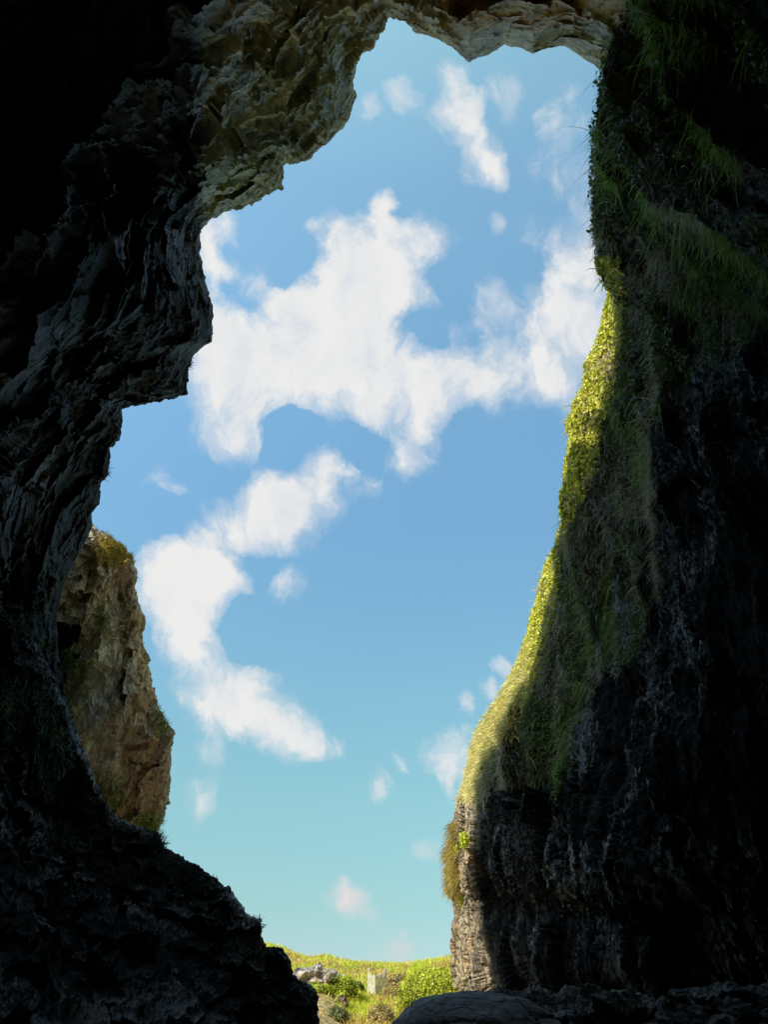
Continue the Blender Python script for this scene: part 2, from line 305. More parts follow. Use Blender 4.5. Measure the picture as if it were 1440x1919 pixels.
# tidy the raggedness on top of the surveyed edge
rowsC = np.concatenate([np.linspace(-420, 0, 50, endpoint=False), np.linspace(0, 1930, 640, endpoint=False), np.linspace(1930, 2250, 30)])
sx = np.interp(rowsC, sil[:, 1], sil[:, 0]) + 7 * sstep(530, 600, rowsC) * sstep(1550, 1450, rowsC); sd = np.interp(rowsC, sil[:, 1], sil[:, 2])
xw_far = np.interp(rowsC, [-420, 100, 400, 700, 2250], [3.4, 3.7, 4.4, 5.0, 5.4])
tt = np.r_[np.linspace(0, 1, 330) ** 1.35]
cols = []
for sh, dd in ((150, 9), (60, 4.5), (22, 2), (8, .9), (2, .3)): cols.append(W(sx + sh, rowsC, sd + dd))
x_s = (sx - CX) / F * sd
for t_ in tt:
    px = sx + (1720 - sx) * t_; xw = x_s + (xw_far - x_s) * t_ ** .8 - .35 * math.sin(min(t_ * 9, math.pi)) * 0
    cols.append(W(px, rowsC, xw / ((px - CX) / F)))
for yy in (3, 0, -3, -6):
    p = cols[4 + len(tt)].copy(); p[:, 1] = np.minimum(p[:, 1], yy); cols.append(p)
GC0 = np.stack(cols, 1); NC0 = gnormals(GC0); V = GC0.reshape(-1, 3); px0, py0, _ = PX(V)
shC, pyC = GC0.shape[:2], py0
q = V * np.array([1, 1, .38]); q2 = rot(V, 0, .25) * np.array([1, 1, .5])
jn = np.abs(np.arange(shC[1]) - 5)[None].repeat(shC[0], 0).ravel(); lowC = sstep(1450, 1520, py0); fade = .2 + .12 * lowC + (.8 - .12 * lowC) * sstep(0, 60, jn); fineC = .5 + .5 * sstep(0, 20, jn) + .25 * lowC * sstep(60, 30, jn)
rocky = sstep(1150, 1450, py0 + (px0 - 1000) * -.8 + 0) * .7 + .3
d = (fbm(q * .35, 4, 71) * .75 + facets(q2 * .6 + .2 * fbm(V, 3, 79)[:, None], 75) * .5 * rocky + fbm(V * np.array([1, 1, .3]) * 1.1, 4, 72, .5, True) * .34 * (1.3 - rocky)) * fade + (fbm(V * np.array([1, 1, .45]) * 2.6, 5, 77, .62) * .10 + facets(rot(V, 0, .25) * np.array([1, 1, .4]) * 2.6, 78) * .11 * rocky + facets(V * np.array([1, 1, .6]) * 6, 80) * .045 * rocky) * fineC
lump = np.exp(-((py0 - 790) / 30) ** 2) + np.exp(-((py0 - 960) / 25) ** 2)
GC = (V - np.sign(NC0.reshape(-1, 3)[:, :1]) * NC0.reshape(-1, 3) * d[:, None]).reshape(GC0.shape)
NC = gnormals(GC); NC = NC * np.sign(-(NC * unit(GC - np.array([0, GC.shape[0] * 0 + 18, 6.]))).sum(2, keepdims=True)); VC = GC.reshape(-1, 3); cx_, cy_, cd_ = PX(VC)
BD = np.array([(1155,480),(1163,560),(1162,640),(1150,712),(1120,798),(1112,870),(1101,905),(1066,972),(1043,1035),(1042,1090),(1020,1190),(1003,1270),(960,1345),(905,1430),(893,1480),(892,1560),(885,1640),(895,1720),(915,1790),(932,1865),(945,1960)], float)
vegpoly = [(1100,-500),(1330,-500),(1480,300),(1420,640),(1330,640),(1250,760),(1215,850),(1235,980),(1205,1080),(1205,1220),(1160,1250),(1100,1330),(1050,1450),(1000,1500),(965,1480),(930,1440),(900,1500),(862,1500),(840,1600),(800,1500),(900,1200),(1000,900),(1050,500)]
wob = fbm(VC * .8, 4, 81); veg = inpoly(cx_ + wob * 70, cy_ + fbm(VC * .8, 4, 82) * 70, vegpoly).astype(float)
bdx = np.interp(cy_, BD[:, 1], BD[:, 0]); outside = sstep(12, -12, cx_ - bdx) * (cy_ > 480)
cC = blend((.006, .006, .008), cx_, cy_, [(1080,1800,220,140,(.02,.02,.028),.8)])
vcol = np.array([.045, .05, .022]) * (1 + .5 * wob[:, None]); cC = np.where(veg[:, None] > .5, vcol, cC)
lit = np.where((cy_ < 1480)[:, None], np.array([.17, .17, .05]), np.array([.46, .35, .21])) * (1 + .3 * wob[:, None]); cC = cC * (1 - outside[:, None]) + lit * outside[:, None]  # sunlight also put into colour: outer strip far paler beyond the shadow line
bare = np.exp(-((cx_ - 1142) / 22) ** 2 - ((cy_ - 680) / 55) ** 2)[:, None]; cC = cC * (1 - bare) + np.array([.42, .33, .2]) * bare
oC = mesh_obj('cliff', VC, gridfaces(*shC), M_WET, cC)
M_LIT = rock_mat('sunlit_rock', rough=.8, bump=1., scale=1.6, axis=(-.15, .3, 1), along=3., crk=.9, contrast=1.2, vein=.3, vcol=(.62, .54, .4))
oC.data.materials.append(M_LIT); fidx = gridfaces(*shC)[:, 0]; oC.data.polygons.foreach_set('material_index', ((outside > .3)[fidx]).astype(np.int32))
tag(oC, 'tall dark right cliff with hanging grass, wet rock below and sunlit outer edge', 'cliff')

# hanging grass on the shaded face
vm = (veg * (1 - outside)).reshape(shC); vm[:, :2] = 0
clump = (sstep(-.12, .3, fbm(VC * np.array([1, 1, .3]) * 1.5, 4, 83)) * .96 + .04).reshape(shC)
n = 90000; p, nn, ia, ib = sample_grid(GC, NC, vm * clump, n); fi = fbm(p * np.array([.9, .9, .3]), 3, 84)
base = np.where((fi > .12)[:, None], pal(n, [(.20,.34,.08),(.12,.22,.06),(.34,.46,.07),(.46,.46,.24)], [4,3,2,1]), pal(n, [(.54,.50,.40),(.38,.36,.26),(.18,.22,.10),(.68,.65,.56)], [3,3,3,1]))
dist = np.linalg.norm(p - EYE, axis=1); base = np.minimum(base * (1 + 1.1 * sstep(560, 300, PX(p)[1]))[:, None], .85)  # upper grass lightened in colour to make up for weak light there
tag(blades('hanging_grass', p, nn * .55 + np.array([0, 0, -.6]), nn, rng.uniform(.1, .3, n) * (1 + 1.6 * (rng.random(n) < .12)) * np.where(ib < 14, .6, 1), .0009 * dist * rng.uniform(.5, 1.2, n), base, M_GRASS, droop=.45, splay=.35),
    'dim green and straw coloured grass hanging down the shaded right wall', 'grass', kind='stuff')
n = 42000; cl2 = (sstep(-.05, .25, fbm(VC * np.array([1, 1, .4]) * 1.1, 4, 86)) + .02).reshape(shC); p, nn, ia, ib = sample_grid(GC, NC, vm * cl2, n)
tag(leaves('shaded_ivy', p + nn * rng.uniform(0, .12, (n, 1)), nn, rng.uniform(.04, .09, n), pal(n, [(.08,.16,.03),(.13,.21,.035),(.055,.10,.025),(.20,.25,.08)], [4,3,3,1])), 'dark green ivy and small leaves in patches on the shaded right wall', 'ivy', kind='stuff')
# ivy on the sunlit edge
om = ((outside > .02) * (jn < 150)).reshape(shC).astype(float) * np.where(cy_ < 1500, 1., .0).reshape(shC)
mott = 1.2 * fbm(VC * 1.6, 4, 85).reshape(shC); up = sstep(1360, 1240, cy_).reshape(shC)
n = 90000; wm = om * (up * .95 + .05) * (.12 + .88 * sstep(-.5, -.12, mott)) * (1 - .9 * bare[:, 0].reshape(shC)) * (1 - sstep(1400, 1480, cy_).reshape(shC))
p, nn, ia, ib = sample_grid(GC, NC, wm, n)
tag(leaves('ivy', p + nn * rng.uniform(0, .09, (n, 1)), nn, rng.uniform(.045, .12, n), pal(n, [(.66,.68,.06),(.85,.82,.12),(.32,.36,.04),(.68,.56,.2)], [4,4,2,1]), spread=.45), 'bright yellow green ivy leaves covering the sunlit edge of the right cliff', 'ivy', kind='stuff')
n = 26000; wm = om * sstep(1180, 1380, cy_).reshape(shC) * sstep(1540, 1490, cy_).reshape(shC) + .12 * om * sstep(-.1, -.5, mott)
p, nn, ia, ib = sample_grid(GC, NC, wm, n)
tag(blades('straw_grass', p, nn * .5 + np.array([0, 0, -.2]), nn, rng.uniform(.2, .5, n), np.full(n, .035), pal(n, [(.86,.76,.28),(.9,.8,.42),(.66,.68,.16),(.66,.54,.26)], [4,3,2,2]), M_GRASS, droop=.5, splay=.45), 'straw yellow grass on the sunlit lower part of the right cliff edge', 'grass', kind='stuff')
n = 2600; wm = ((jn > 1) & (jn < 26) & (cy_ > 1540) & (cy_ < 1672) & (cx_ < 858)).reshape(shC).astype(float)
p, nn, ia, ib = sample_grid(GC, NC, wm, n)
o = blades('golden_grass_tuft', p, nn * .5 + np.array([0, 0, -.3]), nn, rng.uniform(.3, .8, n), np.full(n, .035), pal(n, [(.5,.36,.06),(.42,.34,.08),(.34,.24,.06)], [3,3,2]), M_GRASS, droop=.6)
tag(o, 'golden grass hanging over the rocky nose on the right cliff edge', 'grass tuft')

# ================================================================== sun shadow: unseen slab added to cast it, traced from the shadow line sunward
def bvh(V, shp):
    return BVHTree.FromPolygons([tuple(v) for v in V], [tuple(int(k) for k in f) for f in gridfaces(*shp)])
bC = bvh(VC, shC); edge = []
bdd = np.stack([np.interp(np.linspace(0, len(BD) - 1, 120), np.arange(len(BD)), BD[:, k]) for k in (0, 1)], 1)
for px, py in bdd:
    dv = unit(W(px, py, 1.) - EYE); h = bC.ray_cast(Vector(EYE), Vector(dv))
    if h[0] is None: continue
    edge.append(np.array(h[0]) + SUN * (26 + 22 * sstep(700, 1300, py)))
edge = np.array(edge); k = 5
for c in (1,):
    e2 = np.pad(edge[:, c], k, 'edge'); edge[:, c] = np.convolve(e2, np.ones(2 * k + 1) / (2 * k + 1), 'valid')
top0 = edge[0] + np.array([14., 0, 6]); edge = np.vstack([top0[None], edge, (edge[-1] + np.array([0, 3, -9]))[None]])
lift = np.array([0, 0, 1.]) * np.maximum(0, 39. - edge[:, 2:])
ringsS = [edge, edge + np.array([-.5, -4, .5]), edge + lift + np.array([-1, -7, 1]), edge + lift + np.array([-3, -18, 2]), edge + lift + np.array([-6, -36, 2])]
GS = np.stack(ringsS, 1)
under = GS[:, ::-1] + np.array([-.8, -.4, .9]); GS2 = np.concatenate([GS, under, GS[:, :1]], 1)
oS = mesh_obj('shadow_slab', GS2.reshape(-1, 3), gridfaces(*GS2.shape[:2]), M_SOIL, np.tile([.12, .13, .06], (GS2.shape[0] * GS2.shape[1], 1)))
tag(oS, kind='structure')

# ================================================================== cave enclosure behind the viewer
th = np.linspace(0, 2 * math.pi, 90); ph = np.linspace(0.0, math.pi * .62, 50)
TH, PH = np.meshgrid(th, ph, indexing='ij')
GV = np.stack([-1 + 10.5 * np.sin(PH) * np.cos(TH), -2.5 - 9 * np.cos(PH), 4 + 12 * np.sin(PH) * np.sin(TH)], 2)
GV[..., 1] = np.minimum(GV[..., 1], 1.2); vv = GV.reshape(-1, 3); keep = fbm(vv * .3, 4, 91)[:, None] * .8
vv = vv + unit(vv - np.array([-1, -2, 4])) * keep
oV = mesh_obj('cave_wall', vv, gridfaces(*GV.shape[:2]), M_WET, np.tile([.02, .02, .023], (len(vv), 1))); tag(oV, kind='structure')

# ================================================================== terrain
def hz(x, y):
    z = np.interp(y, [-40, 0, 8, 25, 42, 50, 58, 66, 72, 82, 120, 260], [-1.2, -.9, -.6, .3, 2.5, 4.2, 5.35, 6.6, 7.15, 7.3, 6, -2])
    k = sstep(45, 70, y); z = z + k * (np.interp(x, [-40, -14, -9, -6, -2, 2, 5, 9, 40], [3, 2.6, 1.5, .55, .1, 0, .5, 1.4, 3]))
    bank = sstep(-1.6, -3.2, x) * sstep(38, 44, y) * sstep(60, 52, y) * .5; return z + bank
xs = np.r_[np.linspace(-70, -16, 30, endpoint=False), np.linspace(-16, 14, 260), np.linspace(14, 70, 30)[1:]]
ys = np.r_[np.linspace(-40, 30, 50, endpoint=False), np.linspace(30, 84, 330), np.linspace(84, 260, 40)[1:]]
X, Y = np.meshgrid(xs, ys, indexing='ij'); vv = np.stack([X.ravel(), Y.ravel(), np.zeros(X.size)], 1)
z = hz(vv[:, 0], vv[:, 1]); z += fbm(vv * .25, 4, 101) * .45 * sstep(30, 45, vv[:, 1]) + fbm(vv * 1.2, 4, 103, .6) * .16; vv[:, 2] = z
g1 = fbm(vv * .35, 4, 105)[:, None]; g2 = fbm(vv * .8, 3, 107)[:, None]
cT = np.where(g1 > .05, np.array([.5, .5, .06]), np.array([.42, .46, .05])); brn = sstep(.05, .35, g2 + .25 * sstep(60, 72, vv[:, 1:2])); cT = cT * (1 - .7 * brn) + np.array([.33, .24, .08]) * .7 * brn
earth = (sstep(-1.9, -2.6, vv[:, 0] + g1[:, 0] * 1.2) * sstep(51.5, 48.5, vv[:, 1] + g2[:, 0] * 2))[:, None]; cT = cT * (1 - earth) + np.array([.5, .38, .16]) * (1 + .25 * g2) * earth
cT = np.where(vv[:, 1:2] < 40, np.array([.5, .43, .3]), cT); cT = np.where(vv[:, 1:2] < 9, np.array([.12, .11, .1]), cT)  # hidden gully floor made pale to bounce light up to the roof
GT = vv.reshape(len(xs), len(ys), 3); oT = mesh_obj('hill', vv, gridfaces(len(xs), len(ys))[:, ::-1], M_SOIL, cT, smooth=True); tag(oT, kind='structure')
NTn = gnormals(GT); NTn = NTn * np.sign(NTn[..., 2:]); bT = bvh(vv, GT.shape[:2])
gp = bpy.data.meshes.new('ground'); s = 4000.; gp.from_pydata([(-s, -s, -3), (s, -s, -3), (s, s, -3), (-s, s, -3)], [], [(0, 1, 2, 3)]); gp.materials.append(M_SOIL)
a = gp.color_attributes.new('Col', 'FLOAT_COLOR', 'POINT'); a.data.foreach_set('color', [.12, .14, .05, 1] * 4); og = bpy.data.objects.new('ground', gp); COL.objects.link(og); tag(og, kind='structure')
def place(px, py, tree=None, org=EYE):
    h = (tree or bT).ray_cast(Vector(org), Vector(unit(W(px, py, 1.) - EYE)))
    if h[0] is None: raise ValueError('no surface there')
    return np.array(h[0]), np.array(h[1])
# grass on the hill
m = ((vv[:, 0] > -13) & (vv[:, 0] < 9) & (vv[:, 1] > 42) & (vv[:, 1] < 76)).astype(float) * (1 - .93 * earth[:, 0]) * (.35 + .65 * sstep(-.4, .3, g1[:, 0]))
n = 70000; p, nn, ia, ib = sample_grid(GT, NTn, m.reshape(GT.shape[:2]), n); sel = fbm(p * .8, 3, 107) > -.05
cc = np.where(sel[:, None], pal(n, [(.66,.50,.15),(.58,.40,.14),(.6,.6,.08)], [3,2,2], .15), pal(n, [(.62,.68,.05),(.5,.58,.05),(.74,.70,.13)], [4,3,2], .15))
tag(blades('grass', p, np.tile([0, 0, 1.], (n, 1)), nn, rng.uniform(.12, .38, n), np.full(n, .06), cc * 1.1, M_GRASS, droop=.25, seg=2, splay=.35), 'sunlit yellow green and brown grass over the hill', 'grass', kind='stuff')

# ================================================================== small plants, bushes
def bush(name, label, cat, at, r, cols, w, n, size, group=None, dark_core=True, spread=.8):
    at = np.array(at, float); root = empty(name, at); tag(root, label, cat, group); r = np.array(r)
    d = unit(rng.normal(0, 1, (n, 3))); d[:, 2] = np.abs(d[:, 2]) * 1.0 - .08
    lump = 1 + .28 * fbm(d * 2.4 + at, 3, 111) * 1.4; p = d * r * lump[:, None] * rng.uniform(.72, 1.03, (n, 1)) ** .7
    sh = .6 + .5 * sstep(-.3, .5, fbm(p * 2.2 / r.mean() + at, 3, 113))
    leaves('foliage', p, d, rng.uniform(.6, 1.3, n) * size, pal(n, cols, w, .2) * sh[:, None], spread=spread, parent=root)
    ni = 10; t = np.linspace(0, 2 * math.pi, 18); P2 = np.linspace(0, math.pi * .55, ni); A, B = np.meshgrid(t, P2, indexing='ij')
    dd = np.stack([np.sin(B) * np.cos(A), np.sin(B) * np.sin(A), np.cos(B)], 2).reshape(-1, 3); core = dd * r * .8 * (1 + .25 * fbm(dd * 2.4 + at, 3, 111))[:, None]
    mesh_obj('dark_core', core, gridfaces(18, ni), M_SOIL, np.tile(np.array(cols[0]) * .35, (len(core), 1)), root); return root  # darker solid hull filling the inside of the leaves
IVY = [(.55,.62,.04),(.68,.70,.06),(.32,.42,.04)]; HEA = [(.6,.42,.17),(.48,.32,.13),(.66,.55,.2),(.42,.44,.1)]
for nm, lb, ct, px, py, r, cols, w, n, sz, gr in [
 ('ivy_bush', 'bright green ivy bush to the left of the wooden paling fence', 'bush', 642, 1866, (1.05, .9, 1.0), IVY, (4, 3, 2), 2600, .11, None),
 ('dark_bush', 'small dark green bush tucked against the left side of the wooden fence', 'bush', 672, 1862, (.42, .5, .65), [(.12,.19,.03),(.18,.25,.03)], (1, 1), 900, .1, None),
 ('heather_bush', 'brown heather bush to the right of the wooden fence', 'bush', 746, 1868, (1.0, .9, 1.2), HEA, (4, 3, 2, 2), 2600, .09, None),
 ('heather_bush', 'round brown heather bush below the fence at the bottom of the hill', 'bush', 713, 1916, (.78, .7, .85), HEA, (4, 2, 4, 1), 2400, .08, None),
 ('ivy_bush', 'largest bright green ivy mound rising against the base of the right cliff', 'bush', 832, 1885, (2.5, 1.8, 1.85), IVY, (3, 4, 1), 7500, .11, None),
 ('ivy_bush', 'low green ivy patch between the pale outcrops and the earth bank', 'bush', 596, 1856, (1.0, .7, .45), IVY, (4, 2, 3), 1400, .11, None),
 ('scrub_bush', 'pale grey green scrub growing on the ochre earth bank', 'bush', 632, 1905, (.55, .5, .55), [(.4,.4,.22),(.3,.34,.12),(.24,.3,.06)], (3, 3, 2), 1200, .09, None),
 ('scrub_bush', 'green scrub between the ivy mound and the brown heather', 'bush', 772, 1890, (.7, .6, .8), [(.3,.36,.04),(.36,.3,.1)], (3, 1), 1600, .09, None)]:
    p, nn = place(px, py); bush(nm, lb, ct, p - np.array([0, 0, .1]), r, cols, w, n, sz, gr)
def tuft(name, label, cat, at, nrm, count, length, width, cols, w, direc, r=.25, droop=.3, group=None, splay=.5):
    at = np.array(at, float); p = rng.normal(0, r, (count, 3)) * (1 - .8 * np.abs(nrm)); dv = unit(np.array(direc, float)); dd = np.tile(dv, (count, 1))
    o = blades(name, p, dd, np.tile(nrm, (count, 1)), rng.uniform(.4, 1, count) * length, np.full(count, width), pal(count, cols, w), M_GRASS, droop=droop, splay=splay)
    o.location = at; return tag(o, label, cat, group)
bE, bB, bA = bvh(VE, GE.shape[:2]), bvh(VB, GB.shape[:2]), bvh(VA, GA.shape[:2])
def tuft_on(G, N, name, label, cat, px, py, rx, ry, count, length, width, cols, w, direc, droop=.3, splay=.5):
    V = G.reshape(-1, 3); x, y, d = PX(V); e = ((x - px) / rx) ** 2 + ((y - py) / ry) ** 2; m = (e < 1.6) & (d > 1)
    if m.sum() < 5: return None
    wgt = np.where(m, np.exp(-e * 1.3), 0) ; pp, nn, ia, ib = sample_grid(G, N, wgt.reshape(G.shape[:2]), count)
    at = pp.mean(0); nn = nn * -np.sign((nn * (pp - EYE)).sum(1, keepdims=True))
    o = blades(name, pp - at, nn * .4 + unit(np.array(direc, float)), nn, rng.uniform(.4, 1, count) * length, np.full(count, width), pal(count, cols, w), M_GRASS, droop=droop, splay=splay)
    o.location = at; return tag(o, label, cat)
def nrm_of(n): n = np.array(n); return -n if n @ FW > 0 else n
for px, py, lb in ((878, 1578, 'upper of two tiny bright green plants side by side on the sunlit right cliff edge'), (860, 1592, 'tiny bright green plant just left of and below its twin on the sunlit cliff edge'), (868, 1686, 'lowest tiny bright green plant, under the overhanging nose of the sunlit cliff edge')):
    try: p, q_ = place(px, py, bC)
    except ValueError: p, q_ = place(px + 15, py, bC)
    q_ = nrm_of(q_); n = 420; d = unit(rng.normal(0, 1, (n, 3)))
    o = leaves('plant', d * rng.uniform(.1, .3, (n, 1)) * np.array([1, 1, 1.2]), d, rng.uniform(.06, .12, n), pal(n, IVY, (4, 3, 1))); o.location = p + q_ * .1; tag(o, lb, 'plant')
for px, py, tr, lb, cnt, ln, cols in (
  (294, 1580, (GB, NB), 'dark twiggy shrub on the crest of the black slope below the brown cliff', 240, .26, [(.03,.04,.03),(.06,.06,.05)]),
  (480, 1734, (GB, NB), 'dark twiggy shrub at the shoulder of the black slope above the grassy hill', 160, .16, [(.03,.035,.03),(.05,.05,.05)]),
  (400, 1655, (GB, NB), 'sparse dark twigs halfway down the crest of the black slope', 50, .13, [(.03,.035,.03),(.05,.05,.05)]),
  (199, 885, (GA, NA), 'dark sprig on the narrow edge of the overhang above the brown cliff', 90, .2, [(.03,.035,.03),(.05,.04,.05)]),
  (358, 680, (GA, NA), 'tiny sprig clinging to the lowest corner of the grey overhang', 60, .17, [(.04,.035,.03),(.05,.04,.05)])):
    tuft_on(*tr, 'shrub', lb, 'shrub', px, py, 16, 14, cnt, ln, .018, cols, (1, 1), (.4, 0, .8), droop=.0, splay=.9)
for px, py, rx, ry, lb, cnt, ln, cols, di in (
  (216, 1030, 38, 30, 'orange and green grass lit by sun on the top corner of the brown cliff', 5000, .2, [(.7,.4,.07),(.45,.5,.07),(.6,.38,.1)], (.1,0,.6)),
  (300, 1356, 12, 28, 'green grass tuft on the ledge of the brown cliff edge', 700, .25, [(.22,.34,.05),(.34,.4,.08)], (.4,-.2,.3)),
  (195, 1490, 32, 45, 'soft green fern clump at the foot of the brown cliff', 900, .35, [(.16,.25,.04),(.2,.3,.06)], (.2,-.5,-.3)),
  (275, 1545, 28, 20, 'green grass clump at the lower right foot of the brown cliff', 1200, .35, [(.26,.34,.05),(.32,.38,.09)], (.2,-.5,.2)),
  (125, 1220, 22, 75, 'dark green fern clump hanging on the left side of the brown cliff', 900, .3, [(.1,.17,.04),(.13,.19,.05)], (.1,-.5,-.6)),
  (195, 1160, 14, 26, 'small green tuft in the middle of the brown cliff face', 500, .3, [(.18,.26,.05),(.25,.26,.08)], (.1,-.5,-.3))):
    tuft_on(GE, NE, 'grass_tuft', lb, 'grass tuft', px, py, rx, ry, cnt, ln, .03, cols, [1] * len(cols), di)
for px, py, rx, ry, tr, lb in ((40, 1190, 45, 60, (GA, NA), 'dark green ferns on the cave wall at the far left'), (95, 1380, 35, 75, (GB, NB), 'dark green ferns running down the crest of the left slope'), (35, 1330, 40, 50, (GB, NB), 'dim ferns between the other two fern clumps on the left wall')):
    tuft_on(*tr, 'fern', lb, 'fern', px, py, rx, ry, 2600, .25, .016, [(.10,.2,.05),(.07,.14,.04)], (1, 1), (.2,-.4,-.5))

# ================================================================== paling fence
fp, _ = place(706, 1862); dF = (fp - EYE) @ FW; sc = dF / F
fence = empty('fence', fp); tag(fence, 'weathered grey wooden paling fence standing on the grassy hill', 'fence')
m, t, b = newmat('weathered_wood'); co = t.a('TexCoord').outputs['Object']
nw = t.a('TexNoise', ins={'Vector': t.a('Mapping', ins={0: co, 3: (14, 14, 1.6)}).outputs[0], 'Scale': 2., 'Detail': 6}).outputs[0]
t.l.new(t.ramp(nw, [(.3, (.45, .38, .28)), (.55, (.85, .78, .62)), (.75, (.95, .9, .78))]), b.inputs['Base Color']); b.inputs['Roughness'].default_value = .85
t.l.new(t.a('Bump', ins={'Strength': .6, 'Distance': .02, 'Height': nw}).outputs[0], b.inputs['Normal']); M_WOOD = m
def box_verts(c, ax, ay, az): return [c + sx * ax + sy * ay + sz * az for sx in (-1, 1) for sy in (-1, 1) for sz in (-1, 1)]
BF = [(0, 1, 3, 2), (4, 6, 7, 5), (0, 4, 5, 1), (2, 3, 7, 6), (0, 2, 6, 4), (1, 5, 7, 3)]
def panel(x0, y0, x1, y1, tops, nm='panel'):
    V, Fc = [], []; a0, a1 = np.array([x0, y0, 0]), np.array([x1, y1, 0]); L = np.linalg.norm(a1 - a0); e = (a1 - a0) / L; nn = np.array([-e[1], e[0], 0]); N_ = len(tops)
    for k, h in enumerate(tops):
        c = a0 + e * L * (k + .5) / N_; lean = rng.normal(0, .025); w = L / N_ * .34; hh = h / 2 + .15
        bv = box_verts(c + np.array([0, 0, hh - .3]) + nn * rng.normal(0, .012), e * w, nn * .015, np.array([lean, 0, 1]) * hh)
        for i, v_ in enumerate(bv):
            if i % 2: bv[i] = v_ - (v_ - c) * np.array([.3, .3, 0])
        Fc += [tuple(len(V) + i for i in f) for f in BF]; V += bv
    o = mesh_obj(nm, V, Fc, M_WOOD, parent=fence)
    for hh in (.3, .75): mesh_obj('rail', box_verts((a0 + a1) / 2 + np.array([0, 0, hh]) + nn * .04, e * L / 2, nn * .02, np.array([0, 0, .04])), BF, M_WOOD, parent=fence)
    return o
panel(-15 * sc, -.1, -3 * sc, -.45, [1.12, .95, .9, .86, .84, .83])
panel(-3 * sc, -.45, 17 * sc, .05, [.84, .87, .86, .9, .88, .93, .98, .95, 1.05, 1.12, 1.2])
for x, y, h in ((-15.5 * sc, -.06, 1.3), (17.5 * sc, .1, 1.35)):
    mesh_obj('post', box_verts(np.array([x, y, h / 2 - .1]), np.array([.045, 0, 0]), np.array([0, .045, 0]), np.array([.02, 0, h / 2])), BF, M_WOOD, parent=fence)

# ================================================================== boulders and outcrops
def rock(name, label, cat, at, r, mat, col, seed, amp=.25, n=150, freq=1.6, rz=0., fine=.05, stretch=(1, 1, 1)):
    t = np.linspace(0, 2 * math.pi, n); p_ = np.linspace(0.001, math.pi - .001, n // 2); A, B = np.meshgrid(t, p_, indexing='ij')
    d = np.stack([np.sin(B) * np.cos(A), np.sin(B) * np.sin(A), np.cos(B)], 2).reshape(-1, 3); sq = np.sign(d) * np.abs(d) ** .8
    q = d * np.array(stretch); s = np.array(r, float); h = 1 + amp * facets(q * freq + seed, seed) + amp * .6 * fbm(q * freq * 1.3 + seed, 4, seed + 1)
    V = sq * s * h[:, None]; w = V * np.array(stretch); V = V + d * (fbm(w * 3, 6, seed + 3, .6, True) * fine)[:, None]; V = rot(V, 2, rz)
    o = mesh_obj(name, V, gridfaces(n, n // 2), mat, np.tile(col, (len(V), 1)) * (1 + .3 * fbm(V * 2, 3, seed)[:, None])); o.location = np.array(at); return tag(o, label, cat)
rock('boulder', 'smooth dark grey boulder in the foreground at the bottom, left of the knobbly rocks', 'boulder', W(895, 2040, 6.5), (.90, 1.0, .68), M_BOULD, (.17, .17, .2), 201, amp=.09, n=300, freq=1.2, fine=.02)
rock('boulder', 'knobbly grey rock right behind the smooth boulder at the foot of the dark wall', 'boulder', W(1040, 2005, 8.2), (1.15, .9, .66), M_KNOB, (.34, .32, .31), 211, amp=.2, n=340, freq=3., fine=.16)
rock('boulder', 'low knobbly rock at the bottom middle of the right cliff foot', 'boulder', W(1200, 2005, 7.2), (.8, .9, .5), M_KNOB, (.22, .21, .21), 221, amp=.22, n=280, freq=3., fine=.14)
rock('boulder', 'dark rounded rock in the bottom right corner', 'boulder', W(1390, 2003, 7.), (.85, .9, .58), M_BOULD, (.06, .06, .068), 231, amp=.18, n=260, freq=2.2, fine=.1)
for px, py, r, sd, lb in ((580, 1846, (1.2, .8, .85), 241, 'larger pale lichened outcrop on the hill beside the dark slope'), (622, 1842, (.75, .5, .5), 251, 'smaller pale outcrop to the right of the larger one on the hill'), (640, 1885, (.28, .4, .45), 261, 'narrow brown rock rib in the earth bank under the ivy bush')):
    p, _ = place(px, py); rock('outcrop', lb, 'rock', p - np.array([0, 0, .1]), r, M_PALE, (.6, .53, .47) if sd < 260 else (.3, .22, .13), sd, amp=.35, n=110, freq=2., fine=.12)

# ================================================================== sky, clouds, sun
w = bpy.data.worlds.new('World'); S.world = w; w.use_nodes = True; w.cycles.sampling_method = 'MANUAL'; w.cycles.sample_map_resolution = 512; t = NT(w.node_tree); t.n.clear()
elev = math.asin(SUN[2]); az = math.atan2(SUN[0], SUN[1])
sky = t.a('TexSky', sky_type='NISHITA', sun_disc=False, sun_elevation=elev, sun_rotation=az, air_density=1., dust_density=1., ozone_density=1.).outputs[0]
gen = t.a('TexCoord').outputs['Generated']; nrmv = t.a('VectorMath', operation='NORMALIZE', ins={0: gen}).outputs[0]
def dot(v): return t.a('VectorMath', operation='DOT_PRODUCT', ins={0: nrmv, 1: tuple(v)}).outputs['Value']
zf = dot(FW); zc = t.m('MAXIMUM', zf, .15); u = t.m('DIVIDE', dot(RT), zc); v = t.m('DIVIDE', dot(UP), zc)
uv = t.a('CombineXYZ', ins={0: u, 1: v, 2: 0.}).outputs[0]
wn = t.a('TexNoise', ins={'Vector': uv, 'Scale': 7., 'Detail': 6, 'Roughness': .6}).outputs[1]
wv = t.a('VectorMath', operation='MULTIPLY_ADD', ins={0: t.a('VectorMath', operation='SUBTRACT', ins={0: wn, 1: (.5, .5, .5)}).outputs[0], 1: (.095, .095, 0), 2: uv}).outputs[0]
